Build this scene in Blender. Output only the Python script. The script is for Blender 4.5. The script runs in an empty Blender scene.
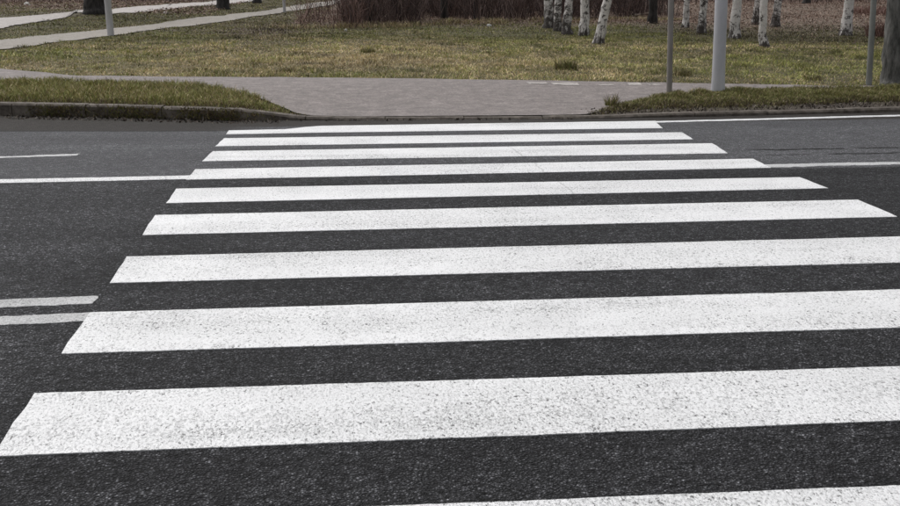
import bpy, math, random
import numpy as np
from mathutils import Matrix, Vector

# ------------------------------------------------------------------ camera, sky, sun, exposure
SC = bpy.context.scene
COL = SC.collection
F, CH, PIT, ROLL, YAW = 1000.33, 1.6538, .2724, .0011, .095      # focal length in px of a 900 px wide frame, eye height, angles
cam = bpy.data.cameras.new('camera')
cam.sensor_width = 36.0
cam.lens = F / 900 * 36.0
cam.clip_start = .05
cam.clip_end = 3000
camo = bpy.data.objects.new('camera', cam)
COL.objects.link(camo)
camo.matrix_world = (Matrix.Translation((0, 0, CH)) @ Matrix.Rotation(-YAW, 4, 'Z')
                     @ Matrix.Rotation(math.pi / 2 - PIT, 4, 'X') @ Matrix.Rotation(ROLL, 4, 'Z'))
SC.camera = camo

SUN_EL, SUN_AZ = math.radians(56), math.radians(-35)     # azimuth from +Y towards +X
w = bpy.data.worlds.new('World')
SC.world = w
w.use_nodes = True
nt = w.node_tree
bg = nt.nodes['Background']
sky = nt.nodes.new('ShaderNodeTexSky')
sky.sky_type = 'NISHITA'
sky.sun_disc = False
sky.sun_elevation = SUN_EL
sky.sun_rotation = SUN_AZ
sky.dust_density = 4.0
sky.air_density = 1.0
hs = nt.nodes.new('ShaderNodeHueSaturation')           # overcast: the blue goes out of the sky
hs.inputs['Saturation'].default_value = .16
nt.links.new(sky.outputs[0], hs.inputs['Color'])
nt.links.new(hs.outputs[0], bg.inputs['Color'])
bg.inputs['Strength'].default_value = .14

sl = bpy.data.lights.new('sun', 'SUN')
sl.energy = 1.15
sl.angle = math.radians(40)
sl.color = (1, .985, .965)
so = bpy.data.objects.new('sun', sl)
COL.objects.link(so)
d = Vector((math.sin(SUN_AZ) * math.cos(SUN_EL), math.cos(SUN_AZ) * math.cos(SUN_EL), math.sin(SUN_EL)))
so.rotation_euler = d.to_track_quat('Z', 'Y').to_euler()
so.location = d * 60

SC.view_settings.view_transform = 'Standard'
SC.view_settings.look = 'None'
SC.view_settings.gamma = 1
SC.view_settings.exposure = 0.12
SC.view_settings.use_curve_mapping = False

# ------------------------------------------------------------------ the lie of the land
rng = np.random.default_rng(7)
random.seed(7)


def smooth(a, b, x):
    t = np.clip((x - a) / (b - a), 0, 1)
    return t * t * (3 - 2 * t)


class VNoise:
    """cheap value noise on a wrapped lattice"""
    def __init__(s, seed):
        s.g = np.random.default_rng(seed).random((64, 64))

    def __call__(s, x, y, sc=1.0):
        x = np.asarray(x, float) / sc
        y = np.asarray(y, float) / sc
        xi = np.floor(x).astype(int)
        yi = np.floor(y).astype(int)
        fx, fy = x - xi, y - yi
        fx = fx * fx * (3 - 2 * fx)
        fy = fy * fy * (3 - 2 * fy)
        g = s.g
        a, b = g[xi % 64, yi % 64], g[(xi + 1) % 64, yi % 64]
        c, e = g[xi % 64, (yi + 1) % 64], g[(xi + 1) % 64, (yi + 1) % 64]
        return (a * (1 - fx) + b * fx) * (1 - fy) + (c * (1 - fx) + e * fx) * fy


N1, N2, N3 = VNoise(1), VNoise(2), VNoise(3)

YC = 6.983


def zroad(y):
    y = np.asarray(y, float)
    return np.where(y < 12, -.0048 * (np.maximum(y, -2) - YC) ** 2, -.0048 * (12 - YC) ** 2 - .008 * (y - 12))


KX = [-60, -9, -4.61, -3.0, -1.57, -.69, .06, 1.2, 3.11, 4.17, 7.29, 12, 60]
KY = [26, 14.65, 13.55, 13.18, 12.80, 12.68, 12.66, 12.62, 12.52, 12.55, 12.81, 13.1, 15]
KT = [.02, .02, .02, .02, .02, -.085, -.105, -.105, -.10, -.075, -.07, -.06, -.06]


def yk(x): return np.interp(x, KX, KY)          # front face of the far kerb
def kt(x): return np.interp(x, KX, KT)          # height of its top


def H(x, y):
    x = np.asarray(x, float)
    y = np.asarray(y, float)
    s = y - yk(x)
    z = kt(x) + (.03 - kt(x)) * smooth(.1, 3.0, s)
    far = smooth(17, 24, y)
    z = z + far * ((N1(x, y, 4.5) - .5) * .12 + (N2(x, y, 1.6) - .5) * .04)
    z = z + .18 * np.exp(-(((x + 11.2) / 2.0) ** 2 + ((y - 42.8) / 1.6) ** 2))      # rise around the old tree
    return z


def G(u, v, zf=None):
    """point of the ground seen at a place of the photograph (used to lay out real positions)"""
    a, b = u - 450, v - 253
    c, s = math.cos(ROLL), math.sin(ROLL)
    a, b = c * a + s * b, -s * a + c * b
    rx, up = a / F, -b / F
    c, s = math.cos(PIT), math.sin(PIT)
    y, z = c + s * up, -s + c * up
    c, s = math.cos(YAW), math.sin(YAW)
    X, Y = c * rx + s * y, -s * rx + c * y
    t = 5.0
    for _ in range(50):
        zz = float((zf or H)(X * t, Y * t)) if zf is not zroad else float(zroad(Y * t))
        t = .5 * t + .5 * (zz - CH) / z
    return X * t, Y * t


GR = lambda u, v: G(u, v, zroad)

# ------------------------------------------------------------------ helpers


def prop(o, label=None, cat=None, group=None, kind=None):
    if label: o['label'] = label
    if cat: o['category'] = cat
    if group: o['group'] = group
    if kind: o['kind'] = kind
    return o


def mesh_np(name, V, Fc, mat, parent=None, col=None, smoothf=False):
    """V (n,3), Fc (m,k) of one polygon size, or a list of such arrays"""
    me = bpy.data.meshes.new(name)
    V = np.asarray(V, np.float32)
    fl = Fc if isinstance(Fc, list) else [Fc]
    fl = [np.asarray(f, np.int32) for f in fl if len(f)]
    me.vertices.add(len(V))
    me.vertices.foreach_set('co', V.ravel())
    tot = np.concatenate([np.full(len(f), f.shape[1], np.int32) for f in fl])
    idx = np.concatenate([f.ravel() for f in fl])
    me.loops.add(len(idx))
    me.loops.foreach_set('vertex_index', idx)
    me.polygons.add(len(tot))
    st = np.concatenate([[0], np.cumsum(tot)[:-1]]).astype(np.int32)
    me.polygons.foreach_set('loop_start', st)
    me.polygons.foreach_set('loop_total', tot)
    me.polygons.foreach_set('use_smooth', np.full(len(tot), smoothf, bool))
    if col is not None:
        at = me.attributes.new('tint', 'FLOAT_COLOR', 'POINT')
        c4 = np.ones((len(V), 4), np.float32)
        c4[:, :3] = col
        at.data.foreach_set('color', c4.ravel())
    me.update(calc_edges=True)
    me.validate()
    me.materials.append(mat)
    o = bpy.data.objects.new(name, me)
    COL.objects.link(o)
    if parent: o.parent = parent
    return o


def empty(name, loc):
    o = bpy.data.objects.new(name, None)
    o.empty_display_size = .2
    o.location = loc
    COL.objects.link(o)
    return o


def grid_faces(n, m):
    i, j = np.meshgrid(np.arange(n - 1), np.arange(m - 1), indexing='ij')
    a = (i * m + j).ravel()
    return np.stack([a, a + m, a + m + 1, a + 1], 1)


def tubes(P, R, k, cap=True, seed=0, jag=0.0):
    """P (N,r,3) centre lines, R (N,r) radii -> verts, list of face arrays"""
    P = np.asarray(P, float)
    R = np.asarray(R, float)
    N, r = R.shape
    T = np.gradient(P, axis=1)
    T /= np.linalg.norm(T, axis=2, keepdims=True) + 1e-9
    up = np.where(np.abs(T[..., 2:3]) > .8, np.array([1., 0, 0]), np.array([0, 0, 1.]))
    A = np.cross(T, up)
    A /= np.linalg.norm(A, axis=2, keepdims=True) + 1e-9
    B = np.cross(T, A)
    th = np.linspace(0, 2 * np.pi, k, endpoint=False)
    rr = R[..., None] * (1 + jag * (np.random.default_rng(seed).random((N, r, k)) - .5))
    V = P[:, :, None, :] + rr[..., None] * (np.cos(th)[None, None, :, None] * A[:, :, None, :] + np.sin(th)[None, None, :, None] * B[:, :, None, :])
    n, i, j = np.meshgrid(np.arange(N), np.arange(r - 1), np.arange(k), indexing='ij')
    b = n * r * k + i * k
    j2 = (j + 1) % k
    q = np.stack([b + j, b + j2, b + k + j2, b + k + j], -1).reshape(-1, 4)
    fs = [q]
    if cap and k > 2:
        base = (np.arange(N) * r * k + (r - 1) * k)[:, None]
        fs.append(base + np.arange(k)[None])
    return V.reshape(-1, 3), fs


def join(parts):
    """[(V, [faces])] -> V, [faces]"""
    off, Vs, Fs = 0, [], []
    for V, fl in parts:
        Vs.append(V)
        Fs += [f + off for f in fl]
        off += len(V)
    return np.concatenate(Vs), Fs


# ------------------------------------------------------------------ materials
CRACK = (GR(508, 146), GR(578, 197))       # a hairline crack through the far stripes


def mat(name):
    m = bpy.data.materials.new(name)
    m.use_nodes = True
    b = m.node_tree.nodes['Principled BSDF']
    return m, m.node_tree, b


class NB:
    def __init__(s, nt): s.nt = nt
    def n(s, t, **kw):
        x = s.nt.nodes.new(t)
        for k, v in kw.items(): setattr(x, k, v)
        return x
    def l(s, a, b): s.nt.links.new(a, b)
    def pos(s, scale=(1, 1, 1)):
        tc = s.n('ShaderNodeTexCoord')
        mp = s.n('ShaderNodeMapping')
        mp.inputs['Scale'].default_value = scale
        s.l(tc.outputs['Object'], mp.inputs['Vector'])
        return mp.outputs[0]
    def noise(s, vec, scale, detail=3, rough=.55, dist=0):
        x = s.n('ShaderNodeTexNoise')
        s.l(vec, x.inputs['Vector'])
        x.inputs['Scale'].default_value = scale
        x.inputs['Detail'].default_value = detail
        x.inputs['Roughness'].default_value = rough
        x.inputs['Distortion'].default_value = dist
        return x.outputs['Fac']
    def voro(s, vec, scale, feat='F1'):
        x = s.n('ShaderNodeTexVoronoi', feature=feat)
        s.l(vec, x.inputs['Vector'])
        x.inputs['Scale'].default_value = scale
        return x
    def ramp(s, fac, stops):
        x = s.n('ShaderNodeValToRGB')
        e = x.color_ramp.elements
        while len(e) < len(stops): e.new(.5)
        for q, (p, c) in zip(e, stops):
            q.position = p
            q.color = (c, c, c, 1) if isinstance(c, (int, float)) else (*c, 1)
        s.l(fac, x.inputs[0])
        return x.outputs[0]
    def mix(s, fac, a, b, mode='MIX'):
        x = s.n('ShaderNodeMix', data_type='RGBA', blend_type=mode)
        for v, i in ((fac, 0), (a, 6), (b, 7)):
            if hasattr(v, 'links'): s.l(v, x.inputs[i])
            elif i == 0: x.inputs[i].default_value = v
            else: x.inputs[i].default_value = (v, v, v, 1) if isinstance(v, (int, float)) else (*v, 1)
        return x.outputs[2]
    def math(s, op, a, b=0.0, clamp=False):
        x = s.n('ShaderNodeMath', operation=op, use_clamp=clamp)
        for i, v in enumerate((a, b)):
            if hasattr(v, 'links'): s.l(v, x.inputs[i])
            else: x.inputs[i].default_value = v
        return x.outputs[0]
    def sep(s, vec):
        x = s.n('ShaderNodeSeparateXYZ')
        s.l(vec, x.inputs[0])
        return x.outputs
    def maprange(s, v, a, b, c=0, e=1, smoothm=True):
        x = s.n('ShaderNodeMapRange')
        if smoothm: x.interpolation_type = 'SMOOTHSTEP'
        s.l(v, x.inputs[0])
        for i, q in enumerate((a, b, c, e)): x.inputs[i + 1].default_value = q
        return x.outputs[0]
    def bump(s, hgt, dist, strength=1.0, prev=None):
        x = s.n('ShaderNodeBump')
        s.l(hgt, x.inputs['Height'])
        x.inputs['Distance'].default_value = dist
        x.inputs['Strength'].default_value = strength
        if prev is not None: s.l(prev, x.inputs['Normal'])
        return x.outputs[0]


def asphalt_nodes(b, scale=95):
    """colour and normal of a chipped stone road surface in metres"""
    p = b.pos()
    v = b.voro(p, scale)
    chip = b.sep(v.outputs['Color'])[0]
    chip2 = b.sep(v.outputs['Color'])[1]
    fine = b.noise(p, 420, 2, .6)
    col = b.ramp(chip, [(0, .034), (.5, .060), (.82, .090), (.94, .130), (1, .23)])
    gap = b.ramp(v.outputs['Distance'], [(.25, 1.05), (.58, .22)])
    col = b.mix(1.0, col, gap, 'MULTIPLY')
    col = b.mix(.5, col, b.ramp(fine, [(.3, .5), (.7, 1.5)]), 'MULTIPLY')
    bl = b.noise(p, 1.1, 4, .6)
    col = b.mix(1.0, col, b.ramp(bl, [(.3, .82), (.7, 1.2)]), 'MULTIPLY')
    st = b.noise(b.pos((.55, 1.0, 1)), 26, 5, .75)
    col = b.mix(1.0, col, b.ramp(st, [(.28, .45), (.5, 1.0), (.72, 1.75)]), 'MULTIPLY')
    hole = b.ramp(b.noise(b.pos((.6, 1.0, 1)), 58, 4, .75), [(.37, 0.08), (.49, 1.0), (.70, 1.35)])
    col = b.mix(1.0, col, hole, 'MULTIPLY')
    col = b.mix(1.0, col, (.98, .98, 1.05), 'MULTIPLY')
    mid = b.noise(p, 11, 5, .8)
    col = b.mix(1.0, col, b.ramp(mid, [(.32, .62), (.5, 1.0), (.68, 1.5)]), 'MULTIPLY')
    trk = b.noise(b.pos((.10, 1.0, 1)), 1.5, 4, .6)
    col = b.mix(1.0, col, b.ramp(trk, [(.32, .74), (.68, 1.34)]), 'MULTIPLY')
    hh = b.math('ADD', b.ramp(v.outputs['Distance'], [(.15, 1), (.65, 0)]), b.math('MULTIPLY', chip2, .7))
    return p, col, hh, fine, st


def make_asphalt():
    m, nt, bs = mat('asphalt')
    b = NB(nt)
    p, col, hh, fine, st = asphalt_nodes(b)
    x, y, z = b.sep(p)
    wob = b.math('MULTIPLY', b.math('SUBTRACT', b.noise(p, .9, 4, .6), .5), .35)
    yw = b.math('ADD', y, wob)
    # older far lane laid in another pass, grazing sheen painted in as paler colour; browner worn strip by the kerb
    lane = b.maprange(yw, 8.42, 8.52)
    old_sheen = b.math('MULTIPLY', lane, b.maprange(b.math('ABSOLUTE', b.math('SUBTRACT', x, 1.2)), 2.0, 3.0, .75, .95))
    col = b.mix(old_sheen, col, b.mix(.35, b.mix(1.0, col, 2.9, 'MULTIPLY'), (.160, .160, .168)))
    col = b.mix(b.math('MULTIPLY', b.maprange(x, -1.0, -1.9), b.math('SUBTRACT', 1.0, lane)), col, b.mix(1.0, col, 1.75, 'MULTIPLY'))
    gut = b.maprange(b.math('ADD', y, b.math('MULTIPLY', x, .115)), 11.58, 11.62)
    gut = b.math('MULTIPLY', gut, b.maprange(x, -.9, -1.7))
    edge = b.math('MAXIMUM', gut, b.maprange(yw, 12.02, 12.2))
    col = b.mix(edge, col, b.mix(b.noise(p, 14, 4, .7), (.020, .018, .016), (.078, .069, .062)))
    # cracks along the joint of the two lanes on the right
    cn = b.noise(p, 2.2, 5, .7)
    for yy, ww in ((9.52, .055), (9.18, .035)):
        dd = b.math('ABSOLUTE', b.math('SUBTRACT', b.math('ADD', y, b.math('MULTIPLY', b.math('SUBTRACT', cn, .5), .22)), yy))
        cr = b.math('MULTIPLY', b.maprange(dd, ww * .4, ww, 1, 0), b.maprange(x, 3.75, 4.1))
        cr = b.math('MULTIPLY', cr, b.maprange(b.noise(p, 2.1, 3), .42, .50))
        col = b.mix(cr, col, (.012, .012, .012))
    dd = b.math('ABSOLUTE', b.math('SUBTRACT', b.math('ADD', y, b.math('MULTIPLY', x, .115)), 11.59))
    cr = b.math('MULTIPLY', b.maprange(dd, .03, .06, 1, 0), b.maprange(x, -1.4, -1.7))
    col = b.mix(b.math('MULTIPLY', cr, .7), col, (.015, .015, .015))
    b.l(col, bs.inputs['Base Color'])
    bs.inputs['Roughness'].default_value = .85
    bs.inputs['Specular IOR Level'].default_value = .22
    b.l(b.bump(hh, .009, 1.0, b.bump(st, .010, .7, b.bump(fine, .002, .5))), bs.inputs['Normal'])
    return m


def make_paint(name, base, pit_lo, pit_hi, wear=.5):
    m, nt, bs = mat(name)
    b = NB(nt)
    p = b.pos()
    pe = b.pos((1, .62, 1))
    a = b.noise(pe, 95, 5, .8)
    v = b.voro(p, 95)
    big = b.noise(p, 2.3, 3)
    wheel = b.noise(b.pos((.12, 1.0, 1)), 2.6, 4, .65)        # tyre wear runs along the road
    wv = b.math('ADD', b.math('MULTIPLY', b.math('SUBTRACT', big, .5), .10), b.math('MULTIPLY', b.math('SUBTRACT', wheel, .5), .19))
    thr = b.math('ADD', a, wv)
    pit = b.ramp(thr, [(pit_lo, 0.0), (pit_hi, 1.0)])
    chip = b.sep(v.outputs['Color'])[0]
    white = b.mix(1.0, (base * .995, base * .995, base), b.ramp(b.noise(p, 190, 2), [(.25, .80), (.6, 1.03)]), 'MULTIPLY')
    white = b.mix(1.0, white, b.ramp(b.noise(p, 1.4, 5, .65), [(.3, .90), (.65, 1.0)]), 'MULTIPLY')
    spot = b.ramp(b.voro(p, 24).outputs['Distance'], [(.05, 1.0), (.13, 0.0)])
    spot = b.math('MULTIPLY', spot, b.ramp(b.noise(p, 5), [(.55, 0.0), (.62, .8)]))
    dark = b.ramp(chip, [(0, .14), (.7, .24), (1, .36)])
    col = b.mix(pit, white, dark)
    pv = b.noise(pe, 62, 4, .75)
    deep = b.ramp(b.math('ADD', pv, b.math('MULTIPLY', wv, .8)), [(.60, 0.0), (.63, .95)])
    col = b.mix(deep, col, (.10, .10, .10))
    col = b.mix(spot, col, (.12, .115, .11))
    if CRACK:
        (x0, y0), (x1, y1) = CRACK
        px_, py_, _z = b.sep(p)
        L_ = math.hypot(x1 - x0, y1 - y0)
        na, nb_ = (y1 - y0) / L_, -(x1 - x0) / L_
        dd = b.math('SUBTRACT', b.math('ADD', b.math('MULTIPLY', px_, na), b.math('MULTIPLY', py_, nb_)), na * x0 + nb_ * y0)
        dd = b.math('ABSOLUTE', b.math('ADD', dd, b.math('MULTIPLY', b.math('SUBTRACT', b.noise(p, 5, 4, .7), .5), .12)))
        cr = b.math('MULTIPLY', b.maprange(dd, .003, .012, 1, 0), b.math('MULTIPLY', b.maprange(py_, y1 - .3, y1), b.maprange(py_, y0, y0 + .3, 1, 0)))
        col = b.mix(b.math('MULTIPLY', cr, .35), col, (.16, .16, .16))
    b.l(col, bs.inputs['Base Color'])
    bs.inputs['Roughness'].default_value = .6
    hh = b.math('SUBTRACT', b.math('MULTIPLY', b.math('SUBTRACT', 1.0, v.outputs['Distance']), .45), pit)
    b.l(b.bump(hh, .004, .55), bs.inputs['Normal'])
    return m


def simple(name, c1, c2, scale, rough=.8, bumpd=.01, stretch=(1, 1, 1), lo=.35, hi=.65, detail=5, spec=.3):
    m, nt, bs = mat(name)
    b = NB(nt)
    p = b.pos(stretch)
    n = b.noise(p, scale, detail, .65)
    b.l(b.ramp(n, [(lo, c1), (hi, c2)]), bs.inputs['Base Color'])
    bs.inputs['Roughness'].default_value = rough
    bs.inputs['Specular IOR Level'].default_value = spec
    if bumpd: b.l(b.bump(n, bumpd, .7), bs.inputs['Normal'])
    return m


def make_path(name, base, dark, light):
    m, nt, bs = mat(name)
    b = NB(nt)
    p = b.pos()
    ps = b.pos((1, 3.2, 1))
    n = b.noise(ps, 3.2, 6, .72)
    v = b.voro(p, 60)
    col = b.ramp(n, [(.3, dark), (.5, base), (.72, light)])
    col = b.mix(.7, col, b.ramp(b.sep(v.outputs['Color'])[0], [(0, .72), (.8, 1.1), (1, 1.5)]), 'MULTIPLY')
    col = b.mix(1.0, col, b.ramp(b.noise(b.pos((1, .8, 1)), 6, 6, .8), [(.3, .72), (.7, 1.28)]), 'MULTIPLY')
    spots = b.ramp(b.noise(p, 9, 3, .6), [(.60, 0.0), (.70, .6)])
    col = b.mix(spots, col, tuple(q * .45 for q in base))
    b.l(col, bs.inputs['Base Color'])
    bs.inputs['Roughness'].default_value = .85
    b.l(b.bump(v.outputs['Distance'], .004, .6), bs.inputs['Normal'])
    return m


def make_tint(name, rough=.75, var=0.0):
    m, nt, bs = mat(name)
    b = NB(nt)
    at = b.n('ShaderNodeAttribute')
    at.attribute_name = 'tint'
    c = at.outputs['Color']
    if var:
        p = b.pos()
        c = b.mix(1.0, c, b.ramp(b.noise(p, 11, 5, .7), [(.3, 1 - var), (.7, 1 + var)]), 'MULTIPLY')
        b.l(b.bump(b.noise(p, 26, 4, .7), .03, .8), bs.inputs['Normal'])
    b.l(c, bs.inputs['Base Color'])
    bs.inputs['Roughness'].default_value = rough
    bs.inputs['Specular IOR Level'].default_value = .2
    return m


def make_birch(name, k, lowz):
    m, nt, bs = mat(name)
    b = NB(nt)
    tc = b.n('ShaderNodeTexCoord')
    mp = b.n('ShaderNodeMapping')
    mp.inputs['Scale'].default_value = (1, 1, 1.5)
    oi = b.n('ShaderNodeObjectInfo')
    sh = b.n('ShaderNodeVectorMath', operation='ADD')
    off = b.n('ShaderNodeCombineXYZ')
    b.l(b.math('MULTIPLY', oi.outputs['Random'], 40), off.inputs[0])
    b.l(b.math('MULTIPLY', oi.outputs['Random'], 23), off.inputs[1])
    b.l(tc.outputs['Object'], sh.inputs[0])
    b.l(off.outputs[0], sh.inputs[1])
    b.l(sh.outputs[0], mp.inputs['Vector'])
    p0 = tc.outputs['Object']
    z = b.sep(p0)[2]
    len_ = b.ramp(b.noise(mp.outputs[0], 5.5, 6, .78, .5), [(k, 0.0), (k + .05, 1.0)])
    mp2 = b.n('ShaderNodeMapping')
    mp2.inputs['Scale'].default_value = (1, 1, .35)
    b.l(sh.outputs[0], mp2.inputs['Vector'])
    fis = b.noise(mp2.outputs[0], 13, 4, .7)
    low = b.maprange(b.math('ADD', z, b.math('MULTIPLY', b.math('SUBTRACT', fis, .5), 2.2)), .02, lowz, 1, 0)
    base = b.mix(b.noise(p0, 10, 4), (.46, .42, .40), (.80, .77, .74))
    col = b.mix(len_, base, (.06, .05, .045))
    col = b.mix(low, col, b.mix(fis, (.022, .018, .016), (.09, .075, .065)))
    b.l(col, bs.inputs['Base Color'])
    bs.inputs['Roughness'].default_value = .8
    b.l(b.bump(b.noise(mp.outputs[0], 16, 4, .7), .03, .8), bs.inputs['Normal'])
    return m


M = dict(
    asphalt=make_asphalt(),
    paint=make_paint('road_paint', .80, .50, .70),
    oldpaint=make_paint('worn_road_paint', .56, .46, .64),
    path=make_path('path_asphalt', (.185, .160, .151), (.135, .115, .109), (.240, .211, .201)),
    concrete=make_path('pale_concrete', (.25, .225, .195), (.19, .17, .145), (.30, .275, .245)),
    white_path=make_path('pale_path', (.36, .33, .31), (.29, .265, .25), (.43, .40, .38)),
    ground=make_tint('earth', .9, .35),
    grass=make_tint('grass_blades', .6),
    leaf=make_tint('dead_leaves', .8),
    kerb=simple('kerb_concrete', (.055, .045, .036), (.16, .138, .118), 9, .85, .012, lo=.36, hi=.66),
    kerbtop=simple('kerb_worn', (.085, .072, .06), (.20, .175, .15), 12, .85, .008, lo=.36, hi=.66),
    galv=simple('galvanised_steel', (.40, .40, .425), (.49, .49, .515), 5, .5, 0, (1, 1, .3), spec=.5),
    post=simple('weathered_post', (.19, .175, .16), (.26, .24, .225), 8, .7, 0, (1, 1, .3)),
    green=simple('dull_green_post', (.16, .165, .15), (.24, .24, .225), 6, .7, 0, (1, 1, .3)),
    lampc=simple('pale_column', (.40, .395, .40), (.52, .515, .52), 5, .7, 0, (1, 1, .3)),
    birch=make_birch('birch_bark', .535, .34),
    dark_birch=make_birch('dark_birch_bark', .475, .6),
    bark=simple('dark_bark', (.018, .016, .015), (.055, .05, .047), 11, .9, .05, (1, 1, .25), lo=.38, hi=.66),
    greybark=simple('grey_bark', (.045, .045, .042), (.17, .165, .155), 13, .9, .05, (1, 1, .28), lo=.36, hi=.66),
    twig=simple('twig_bark', (.05, .035, .032), (.12, .088, .078), 5, .9, 0),
    brush=make_tint('brush_stems', .85),
    stone=simple('pale_stone', (.42, .40, .37), (.6, .58, .55), 9, .8, .01),
    grit=make_tint('grit', .9),
    wood=simple('cut_wood', (.16, .125, .10), (.36, .30, .25), 8, .85, .01, (1, 1, 1)),
    paper=simple('litter_paper', (.55, .54, .52), (.75, .74, .72), 9, .7, .01),
)

# ------------------------------------------------------------------ ground
xs = np.concatenate([[-600, -250, -120, -70, -50, -38], np.arange(-30, -10, .8), np.arange(-10, 14, .3), np.arange(14, 46, .8), [50, 65, 90, 150, 300, 600]])
ss = np.concatenate([[-400, -60, -16, -6, -1, .03, .06], np.arange(.2, 8, .25), np.arange(8, 26, .4), np.arange(26, 62, .8), [66, 75, 90, 130, 220, 400, 800]])
X, S = np.meshgrid(xs, ss, indexing='ij')
Y = yk(np.clip(X, -60, 60)) + S
Z = np.where(S < .05, np.where(S < -14, -.5, -.5), H(X, Y) - .01)


def ground_tint(x, y):
    n = N1(x, y, 2.2)
    n2 = N3(x, y, .7)
    soil = np.array([.075, .060, .042])
    grassy = np.array([.082, .076, .036])
    straw = np.array([.22, .175, .095])
    litter = np.array([.150, .112, .088])
    gut = np.array([.080, .066, .055])
    c = soil + (grassy - soil) * (.45 + .5 * n)[..., None]
    st = np.exp(-(((x + 1) / 5) ** 2 + ((y - 20.5) / 4) ** 2)) * (.4 + .6 * n2)
    c = c + (straw - c) * st[..., None] * .6
    lit = np.maximum(smooth(8.5, 11.5, x - (N2(x, y, 3) - .5) * 3) * smooth(25, 35, y), smooth(31.5, 34.5, y - (n - .5) * 3) * smooth(-3.5, -1, x))
    lit = np.maximum(lit, smooth(-8, -11, x) * smooth(40, 47, y))
    c = c + (litter * (.75 + .5 * n2)[..., None] - c) * lit[..., None] * .85
    c = c + (np.array([.085, .062, .045]) - c) * np.exp(-(((x + 2.6) / 1.7) ** 2 + ((y - 30.5) / 4.5) ** 2))[..., None]
    s = y - yk(x)
    bare = (1 - smooth(.25, .75, s - (n2 - .5) * .5)) * smooth(2.8, 3.6, x)
    c = c + (gut - c) * bare[..., None]
    return c


prop(mesh_np('ground', np.stack([X, Y, Z], -1).reshape(-1, 3), grid_faces(len(xs), len(ss)), M['ground'],
             col=ground_tint(X, Y).reshape(-1, 3), smoothf=True), 'rough winter ground under grass and fallen leaves', 'ground', kind='structure')

# ------------------------------------------------------------------ road and its markings
rx = np.concatenate([[-60, -40, -25, -15], np.arange(-9, 12.1, .4), [15, 25, 40, 60]])
rt = np.concatenate([np.linspace(0, 1, 40)])
RX, RT = np.meshgrid(rx, rt, indexing='ij')
RY = 1.75 + RT * (yk(RX) + .04 - 1.75)
RZ = zroad(RY)
road = mesh_np('road', np.stack([RX, RY, RZ], -1).reshape(-1, 3), grid_faces(len(rx), len(rt)), M['asphalt'], smoothf=True)
prop(road, 'dark grey asphalt road with a zebra crossing', 'road', kind='structure')
# near side pavement the photographer stands on
nk = [(-60, -8, -.14), (60, -8, -.14), (60, 1.60, -.01), (-60, 1.60, -.01)]
prop(mesh_np('pavement', nk, np.array([[0, 1, 2, 3]]), M['path']), 'grey pavement on the near side of the road', 'pavement', kind='structure')


def marking(name, near, far, material, rag=.004, rag_end=.004, seed=0, lift=.004, step=.03):
    """near, far: world polylines left to right of the painted patch's two long edges"""
    r = np.random.default_rng(seed)
    near, far = np.array(near, float), np.array(far, float)
    L = max(np.ptp(near[:, 0]), np.ptp(far[:, 0]))
    n = int(min(max(L / step, 4), 260))
    def res(pl):
        dd = np.concatenate([[0], np.cumsum(np.hypot(*np.diff(pl, axis=0).T))])
        t = np.linspace(0, dd[-1], n)
        return np.stack([np.interp(t, dd, pl[:, 0]), np.interp(t, dd, pl[:, 1])], 1)
    a, c = res(near), res(far)
    def wob():
        q = r.normal(0, 1, n)
        return rag * (q * .6 + np.convolve(r.normal(0, 1, n + 12), np.ones(13) / 3.6, 'valid') * .6)
    a[:, 1] += wob()
    c[:, 1] += wob()
    m = 5
    t = np.linspace(0, 1, m)[None, :, None]
    g = a[:, None] * (1 - t) + c[:, None] * t
    g[0, :, 0] += r.normal(0, rag_end, m)
    g[-1, :, 0] += r.normal(0, rag_end, m)
    z = zroad(g[..., 1]) + lift
    V = np.concatenate([g, z[..., None]], 2)
    fs = [grid_faces(n, m)]
    # thin vertical rim down to the road
    ring = [(i, 0) for i in range(n)] + [(n - 1, j) for j in range(1, m)] + [(i, m - 1) for i in range(n - 2, -1, -1)] + [(0, j) for j in range(m - 2, 0, -1)]
    top = np.array([i * m + j for i, j in ring])
    Vt = V.reshape(-1, 3)
    low = Vt[top].copy()
    low[:, 2] -= lift + .003
    k = len(Vt)
    idx = np.arange(len(top))
    nx = (idx + 1) % len(top)
    fs.append(np.stack([top, k + idx, k + nx, top[nx]], 1))
    o = mesh_np(name, np.concatenate([Vt, low]), fs, material, road)
    return o


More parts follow.
